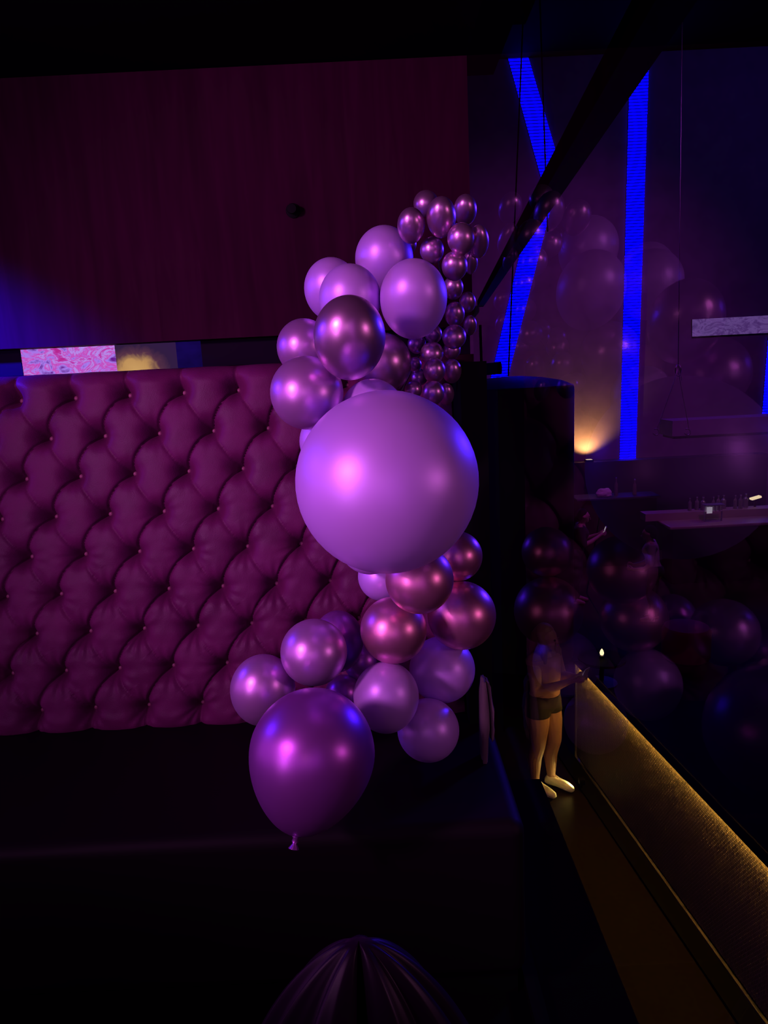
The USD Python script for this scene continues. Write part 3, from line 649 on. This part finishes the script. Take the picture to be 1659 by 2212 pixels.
slp = mp(0.55, 0.10, 0.16)
stl = thing('step_light', 'small low step light on the kerb near the white sneakers', 'step light', slp - np.array([0, 0, 0.076]))
obj('lamp_body', rbox(slp - 0.03, slp + 0.03, 0.01), MT['black'], stl, 30)
obj('stem', bar(slp - np.array([0, 0, 0.076]), slp, 0.012, 0.012, (0, 1, 0)), MT['black'], stl, False)
light('SphereLight', 'step_light_lamp', slp + nrm * 0.06, (1.0, 0.76, 0.17), 260.0, target=slp + nrm * 0.5 + dirm * 0.1 + np.array([0, 0, 0.03]), Radius=0.02, cone=(60.0, 0.7))

# ------------------------------------------------------------------ people
def figure(J, bones, refine=0.02, iters=6):
    m3.set_circular_segments(16)
    parts = []
    for a, b in bones:
        (pa, ra), (pb, rb) = J[a], J[b]
        parts.append(m3.Manifold.batch_hull([m3.Manifold.sphere(ra, 16).translate([float(q) for q in pa]), m3.Manifold.sphere(rb, 16).translate([float(q) for q in pb])]))
    m = m3.Manifold.batch_boolean(parts, m3.OpType.Add).refine_to_length(refine).to_mesh()
    t = trimesh.Trimesh(m.vert_properties[:, :3], m.tri_verts)
    trimesh.smoothing.filter_taubin(t, iterations=iters); return t
def shell(J, bones, grow, planes=(), refine=0.02, iters=6):
    m3.set_circular_segments(16)
    parts = []
    for a, b in bones:
        (pa, ra), (pb, rb) = J[a], J[b]
        parts.append(m3.Manifold.batch_hull([m3.Manifold.sphere(ra + grow, 16).translate([float(q) for q in pa]), m3.Manifold.sphere(rb + grow, 16).translate([float(q) for q in pb])]))
    m = m3.Manifold.batch_boolean(parts, m3.OpType.Add)
    for n, o in planes: m = m.trim_by_plane([float(q) for q in n], float(o))
    m = m.refine_to_length(refine).to_mesh()
    t = trimesh.Trimesh(m.vert_properties[:, :3], m.tri_verts)
    trimesh.smoothing.filter_taubin(t, iterations=iters); return t
def skeleton(base, theta, k=1.0, seated=False, arms='phone', bend=0.0, girth=1.0):
    Fd = np.array([math.cos(theta), math.sin(theta), 0]); Ld = np.array([-math.sin(theta), math.cos(theta), 0]); U = np.array([0, 0, 1.0])
    def q(f, l, z): return base + (Fd * f + Ld * l + U * z) * k
    J = {}
    dz = -0.42 if seated == 'low' else 0.0
    WIDE = ('pelvis', 'belly', 'ribs', 'chest', 'hipl', 'hipr', 'glutel', 'gluter', 'thl', 'thr', 'knl', 'knr', 'cal', 'car', 'ell', 'elr', 'fol', 'for', 'shl', 'shr')
    def put(n, f, l, z, r): J[n] = (q(f, l, z), r * k * (girth if n in WIDE else 1.0))
    put('pelvis', -0.02, 0, 0.93 + dz, 0.115); put('belly', 0.015, 0, 1.04 + dz, 0.105); put('ribs', 0.005 + bend * 0.5, 0, 1.17 + dz, 0.108); put('chest', 0.0 + bend, 0, 1.29 + dz, 0.112)
    put('bust', 0.065 + bend, 0, 1.25 + dz, 0.075); put('neck', 0.01 + bend * 1.3, 0, 1.43 + dz, 0.052); put('chin', 0.075 + bend * 1.6, 0, 1.475 + dz, 0.035)
    put('head', 0.03 + bend * 1.6, 0, 1.56 + dz, 0.088); put('crown', 0.0 + bend * 1.6, 0, 1.585 + dz, 0.085); put('nose', 0.128 + bend * 1.6, 0, 1.53 + dz, 0.012); put('brow', 0.105 + bend * 1.6, 0, 1.565 + dz, 0.02)
    for s, n in ((1, 'l'), (-1, 'r')):
        put('ear' + n, 0.02 + bend * 1.6, s * 0.088, 1.55 + dz, 0.018)
        put('sh' + n, -0.01 + bend, s * 0.165, 1.365 + dz, 0.055)
        put('hip' + n, -0.03, s * 0.085, 0.90 + dz, 0.100); put('glute' + n, -0.085, s * 0.075, 0.90 + dz, 0.085)
        if seated:
            put('kn' + n, 0.38, s * 0.11, 0.90 + dz, 0.062); put('ca' + n, 0.37, s * 0.11, 0.70 + dz, 0.055); put('an' + n, 0.33, s * 0.11, 0.52 + dz, 0.04); put('to' + n, 0.46, s * 0.12, 0.46 + dz, 0.035); put('th' + n, 0.15, s * 0.10, 0.90 + dz, 0.085)
        else:
            st = 0.03 * s
            put('th' + n, 0.0 + st * 0.4, s * 0.095, 0.70, 0.082); put('kn' + n, 0.012 + st, s * 0.09, 0.49, 0.057); put('ca' + n, -0.03 + st, s * 0.09, 0.34, 0.056); put('an' + n, -0.025 + st * 1.2, s * 0.085, 0.09, 0.038); put('to' + n, 0.14 + st * 1.2, s * 0.10, 0.035, 0.030); put('he' + n, -0.05 + st * 1.2, s * 0.085, 0.035, 0.030)
        if arms == 'phone':
            put('el' + n, 0.045 + bend, s * 0.215, 1.10 + dz, 0.042); put('fo' + n, 0.16 + bend, s * 0.16, 1.14 + dz, 0.040); put('wr' + n, 0.29 + bend, s * 0.075, 1.21 + dz, 0.027)
            put('pa' + n, 0.335 + bend, s * 0.055, 1.235 + dz, 0.026); put('pb' + n, 0.375 + bend, s * 0.05, 1.25 + dz, 0.022)
        else:
            put('el' + n, 0.0 + bend, s * 0.235, 1.08 + dz, 0.042); put('fo' + n, 0.10 + bend, s * 0.23, 0.98 + dz, 0.038); put('wr' + n, 0.24 + bend, s * 0.16, 0.95 + dz, 0.027)
            put('pa' + n, 0.29 + bend, s * 0.15, 0.95 + dz, 0.026); put('pb' + n, 0.33 + bend, s * 0.14, 0.95 + dz, 0.022)
        pb_f, pb_l, pb_z = {'phone': (0.375, 0.05, 1.25), 'x': (0.33, 0.14, 0.95)}['phone' if arms == 'phone' else 'x']
        for i in range(4):
            dzz = (i - 1.5) * 0.017; ln = (0.9, 1.0, 0.95, 0.75)[i]
            put('f%da' % i + n, pb_f + 0.010 + bend, s * (pb_l + 0.004), pb_z + dz + dzz, 0.0095)
            put('f%db' % i + n, pb_f + 0.010 + 0.028 * ln + bend, s * (pb_l - 0.004), pb_z + 0.010 + dz + dzz, 0.0088)
            put('f%dc' % i + n, pb_f + 0.006 + 0.045 * ln + bend, s * (pb_l - 0.028), pb_z + 0.012 + dz + dzz, 0.0080)
        put('t0' + n, pb_f - 0.03 + bend, s * (pb_l - 0.012), pb_z + 0.024 + dz, 0.011); put('t1' + n, pb_f + 0.0 + bend, s * (pb_l - 0.026), pb_z + 0.045 + dz, 0.0095); put('t2' + n, pb_f + 0.026 + bend, s * (pb_l - 0.032), pb_z + 0.050 + dz, 0.0085)
    bones = [('pelvis', 'belly'), ('belly', 'ribs'), ('ribs', 'chest'), ('chest', 'neck'), ('ribs', 'bust'), ('chest', 'bust'), ('neck', 'head'), ('head', 'crown'), ('head', 'chin'), ('brow', 'nose'), ('brow', 'head'), ('chin', 'brow')]
    for n in 'lr':
        bones += [('chest', 'sh' + n), ('pelvis', 'hip' + n), ('hip' + n, 'glute' + n), ('hip' + n, 'th' + n), ('glute' + n, 'th' + n), ('th' + n, 'kn' + n), ('kn' + n, 'ca' + n), ('ca' + n, 'an' + n), ('an' + n, 'to' + n), ('sh' + n, 'el' + n), ('el' + n, 'fo' + n), ('fo' + n, 'wr' + n), ('wr' + n, 'pa' + n), ('pa' + n, 'pb' + n), ('head', 'ear' + n), ('pa' + n, 't0' + n), ('t0' + n, 't1' + n), ('t1' + n, 't2' + n)]
        if not seated: bones += [('an' + n, 'he' + n), ('he' + n, 'to' + n)]
        for i in range(4): bones += [('pb' + n, 'f%da' % i + n), ('f%da' % i + n, 'f%db' % i + n), ('f%db' % i + n, 'f%dc' % i + n)]
    return J, bones, q, Fd, Ld
def face(J, q, par, hz, fx):
    for s in (-1, 1):
        e = trimesh.creation.icosphere(2, 0.011); e.apply_translation(q(fx + 0.100, s * 0.032, hz)); obj('eye', e, MT['black'], par, True)
    l = trimesh.creation.icosphere(2, 1.0); l.apply_scale((0.008, 0.022, 0.006)); l.apply_translation(q(fx + 0.108, 0, hz - 0.055)); obj('mouth', l, plain('lips_%d' % used.get((ppath(par), 'mouth'), 0), (0.4, 0.12, 0.12)) if not stage.GetPrimAtPath('/World/Looks/lips_0') else '/World/Looks/lips_0', par, True)

feet = on_z(1178, 1702, ZF)
th_ = math.radians(-46)
J, bones, q, Fd, Ld = skeleton(feet, th_, 1.02, girth=1.25)
pw = thing('person', 'person in black shorts and white sneakers standing beside the mesh balustrade, looking at a phone', 'person', feet)
obj('body', figure(J, bones, 0.016, 5), MT['skin'], pw, True)
zz = lambda h: feet[2] + h * 1.02
obj('crop_top', shell(J, [('ribs', 'chest'), ('chest', 'bust'), ('ribs', 'bust'), ('chest', 'shl'), ('chest', 'shr')], 0.008, [((0, 0, 1), zz(1.14)), ((0, 0, -1), -zz(1.385))]), MT['tan_cloth'], pw, True, label='tan cropped top')
obj('shorts', shell(J, [('pelvis', 'belly'), ('pelvis', 'hipl'), ('pelvis', 'hipr'), ('hipl', 'glutel'), ('hipr', 'gluter'), ('hipl', 'thl'), ('hipr', 'thr')], 0.009, [((0, 0, 1), zz(0.80)), ((0, 0, -1), -zz(1.0))]), MT['black_cloth'], pw, True, label='short black shorts')
hairJ = {'a': (q(-0.005, 0, 1.59), 0.098), 'b': (q(-0.055, 0, 1.54), 0.085), 'c': (q(-0.085, 0, 1.42), 0.075), 'd': (q(-0.10, 0.02, 1.28), 0.055), 'e': (q(0.05, 0.09, 1.50), 0.035), 'f': (q(0.07, 0.12, 1.36), 0.030), 'g': (q(0.05, -0.09, 1.50), 0.035), 'h': (q(0.07, -0.12, 1.36), 0.030), 'i': (q(0.0, 0.07, 1.60), 0.045), 'j': (q(0.0, -0.07, 1.60), 0.045)}
obj('hair', figure(hairJ, [('a', 'b'), ('b', 'c'), ('c', 'd'), ('i', 'e'), ('e', 'f'), ('j', 'g'), ('g', 'h'), ('a', 'i'), ('a', 'j')], 0.016, 4), MT['hair'], pw, True)
face(J, q, pw, 1.555, 0.03)
for s, n in ((1, 'l'), (-1, 'r')):
    A, Bt, He = J['an' + n][0], J['to' + n][0], J['he' + n][0]
    SJ = {'h': (He + (0, 0, 0.012), 0.045), 't': (Bt + (0, 0, 0.010), 0.043), 'm': (Bt * 0.5 + He * 0.5 + (0, 0, 0.022), 0.045), 'a': (A + (0, 0, -0.01), 0.048), 'tip': (Bt + Fd * 0.045 + (0, 0, 0.004), 0.034)}
    sh = obj('sneaker', shell(SJ, [('h', 'm'), ('m', 't'), ('h', 'a'), ('m', 'a'), ('t', 'tip')], 0.0, [((0, 0, 1), ZF + 0.018)], 0.012, 3), MT['white_cloth'], pw, True, label='white high-cut sneaker')
    so = shell(SJ, [('h', 'm'), ('m', 't'), ('t', 'tip')], 0.004, [((0, 0, 1), ZF + 0.0005), ((0, 0, -1), -(ZF + 0.030))], 0.012, 0)
    obj('sole', so, MT['rubber'], sh, 40)
ph = bar(q(0.40, 0, 1.235), q(0.445, 0, 1.36), 0.075, 0.009, Fd)
pt = thing('phone', 'phone held in both hands by the person in white sneakers', 'phone', q(0.42, 0, 1.29))
obj('case', ph, MT['phone'], pt, False)
obj('screen', bar(q(0.397, 0, 1.245), q(0.437, 0, 1.352), 0.066, 0.004, Fd), MT['screen_white'], pt, False)

def patron(px, py, depth_floor_px, theta, top_mat, label, arms='rest', k=1.0, seated=False, bend=0.05, phone=False, zc=12.0, phone_label=None):
    p = at(px, py, zc); b = np.array([p[0], p[1], ZF])
    J, bones, q, Fd, Ld = skeleton(b, theta, k, seated, arms, bend)
    t = thing('person', label, 'person', b)
    obj('body', figure(J, bones, 0.022, 4), MT['skin'], t, True)
    obj('shirt', shell(J, [('pelvis', 'belly'), ('belly', 'ribs'), ('ribs', 'chest'), ('chest', 'bust'), ('ribs', 'bust'), ('chest', 'shl'), ('chest', 'shr'), ('shl', 'ell'), ('shr', 'elr')], 0.012, [((0, 0, -1), -(ZF + 1.405 * k))]), top_mat, t, True)
    tr = [('pelvis', 'hipl'), ('pelvis', 'hipr')] + [(a + n, c3 + n) for n in 'lr' for a, c3 in (('hip', 'glute'), ('hip', 'th'), ('th', 'kn'), ('kn', 'ca'), ('ca', 'an'))]
    obj('trousers', shell(J, tr, 0.012, [((0, 0, -1), -(ZF + 1.0 * k))]), MT['black_cloth'], t, True)
    hj = {'a': (q(-0.005 + bend * 1.6, 0, 1.595), 0.095), 'b': (q(-0.04 + bend * 1.6, 0, 1.55), 0.085)}
    obj('hair', figure(hj, [('a', 'b')], 0.02, 2), MT['black'], t, True)
    face(J, q, t, 1.555, 0.03 + bend * 1.6)
    if phone:
        pp = thing('phone', phone_label, 'phone', q(0.42 + bend, 0, 1.29))
        obj('case', bar(q(0.385 + bend, 0, 1.235), q(0.43 + bend, 0, 1.37), 0.078, 0.010, Fd), MT['phone'], pp, False)
        obj('screen', bar(q(0.378 + bend, 0, 1.245), q(0.421 + bend, 0, 1.362), 0.070, 0.006, Fd), MT['screen_white'], pp, False)
    return q
patron(1247, 1150, 0, math.radians(-10), MT['black_cloth'], 'person dressed in black standing far back with a glowing phone', 'phone', 1.0, False, 0.05, True, 12.2, 'glowing phone in the hands of the person far back')
patron(1412, 1190, 0, math.radians(160), MT['pale_cloth'], 'person in a pale shirt standing before the bar, facing left', 'rest', 0.93, False, 0.04, False, 11.2)

# low tables with candle, red ottoman, flowers on the ledge
cp = at(1300, 1411, 9.2)
tb_z = cp[2] - 0.06
tbl = thing('cocktail_table', 'round black cocktail table carrying a candle in the dark hall', 'table', (cp[0], cp[1], ZF))
tp = lathe([(0, tb_z - 0.03), (0.30, tb_z - 0.03), (0.305, tb_z - 0.015), (0.30, tb_z), (0, tb_z)], 40); tp.apply_translation((cp[0], cp[1], 0)); obj('table_top', tp, MT['black'], tbl, 30)
st = lathe([(0, ZF), (0.20, ZF), (0.20, ZF + 0.02), (0.03, ZF + 0.05), (0.03, tb_z - 0.03), (0, tb_z - 0.03)], 24); st.apply_translation((cp[0], cp[1], 0)); obj('pedestal', st, MT['metal_dark'], tbl, 30)
cd = thing('candle_light', 'tiny bright yellow candle light on the cocktail table', 'candle', (cp[0], cp[1], tb_z))
cm = lathe([(0, 0), (0.030, 0), (0.030, 0.03), (0.026, 0.03), (0, 0.03)], 16); cm.apply_translation((cp[0], cp[1], tb_z)); obj('holder', cm, MT['metal_dark'], cd, 30)
fm = lathe([(0, 0.03), (0.022, 0.04), (0.028, 0.065), (0.018, 0.10), (0, 0.125)], 16); fm.apply_translation((cp[0], cp[1], tb_z)); obj('flame_bulb', fm, emit('candle_flame', (1.0, 0.72, 0.30), 2.2), cd, True)

op = at(1483, 1352, 9.8)
ot = thing('ottoman', 'round dark red velvet ottoman in the dark hall at the right', 'ottoman', (op[0], op[1], ZF))
om = lathe([(0, ZF + 0.04), (0.30, ZF + 0.04), (0.32, ZF + 0.08), (0.32, op[2] - 0.06), (0.29, op[2]), (0.15, op[2] + 0.03), (0, op[2] + 0.035)], 40); om.apply_translation((op[0], op[1], 0)); obj('cushion', om, MT['red_velvet'], ot, 40)
fm = lathe([(0, ZF), (0.27, ZF), (0.27, ZF + 0.04), (0, ZF + 0.04)], 32); fm.apply_translation((op[0], op[1], 0)); obj('foot_ring', fm, MT['black'], ot, 30)
light('SphereLight', 'red_table_lamp', (op[0] - 0.1, op[1] - 0.3, op[2] + 1.2), (1.0, 0.06, 0.18), 6.0, target=(op[0], op[1], op[2]), Radius=0.04, cone=(28.0, 0.7))

# small service counter in front of the ledge with a heap of napkins and two small bottles
zsv = on_y(1310, 1072, 14.2)[2]
xs0, xs1 = on_y(1240, 1080, 14.2)[0], on_y(1420, 1080, 14.2)[0]
sv = thing('service_counter', 'dark service counter before the ledge, between the drum column and the bar', 'counter', ((xs0 + xs1) / 2, 14.3, ZF))
obj('counter_top', rbox((xs0, 14.0, zsv - 0.05), (xs1, 14.55, zsv), 0.015), MT['navy_black'], sv, 30)
obj('counter_body', box((xs0 + 0.06, 14.08, ZF), (xs1 - 0.06, 14.5, zsv - 0.05)), MT['black'], sv, False)
npx = on_y(1305, 1060, 14.2)[0]
nk = trimesh.creation.icosphere(3, 1.0); nv = nk.vertices.copy()
nv *= (1 + 0.45 * (meshkit.fbm(nv * 2.3 + 5, 3, 11) - 0.5))[:, None]; nv = nv * np.array([0.16, 0.10, 0.11]); nv[:, 2] = np.maximum(nv[:, 2], -0.06) + 0.061
nk = trimesh.Trimesh(nv + np.array([npx, 14.2, zsv]), nk.faces, process=False)
obj('napkin_heap', nk, MT['pale_cloth'], None, 50, 'heap of pale crumpled napkins on the dark service counter', 'napkins')
for px_, h_, lb_ in ((1331, 0.36, 'small bottle with a shiny cap on the service counter, beside the napkins'), (1371, 0.31, 'small bottle with a shiny cap at the right end of the service counter')):
    bottle((on_y(px_, 1050, 14.25)[0], 14.25, zsv), h_, 0.04, lb_)
light('SphereLight', 'service_lamp', (npx + 0.5, 13.3, zsv + 1.6), (1.0, 0.55, 0.6), 22.0, target=(npx + 0.2, 14.2, zsv), Radius=0.05, cone=(22.0, 0.6))
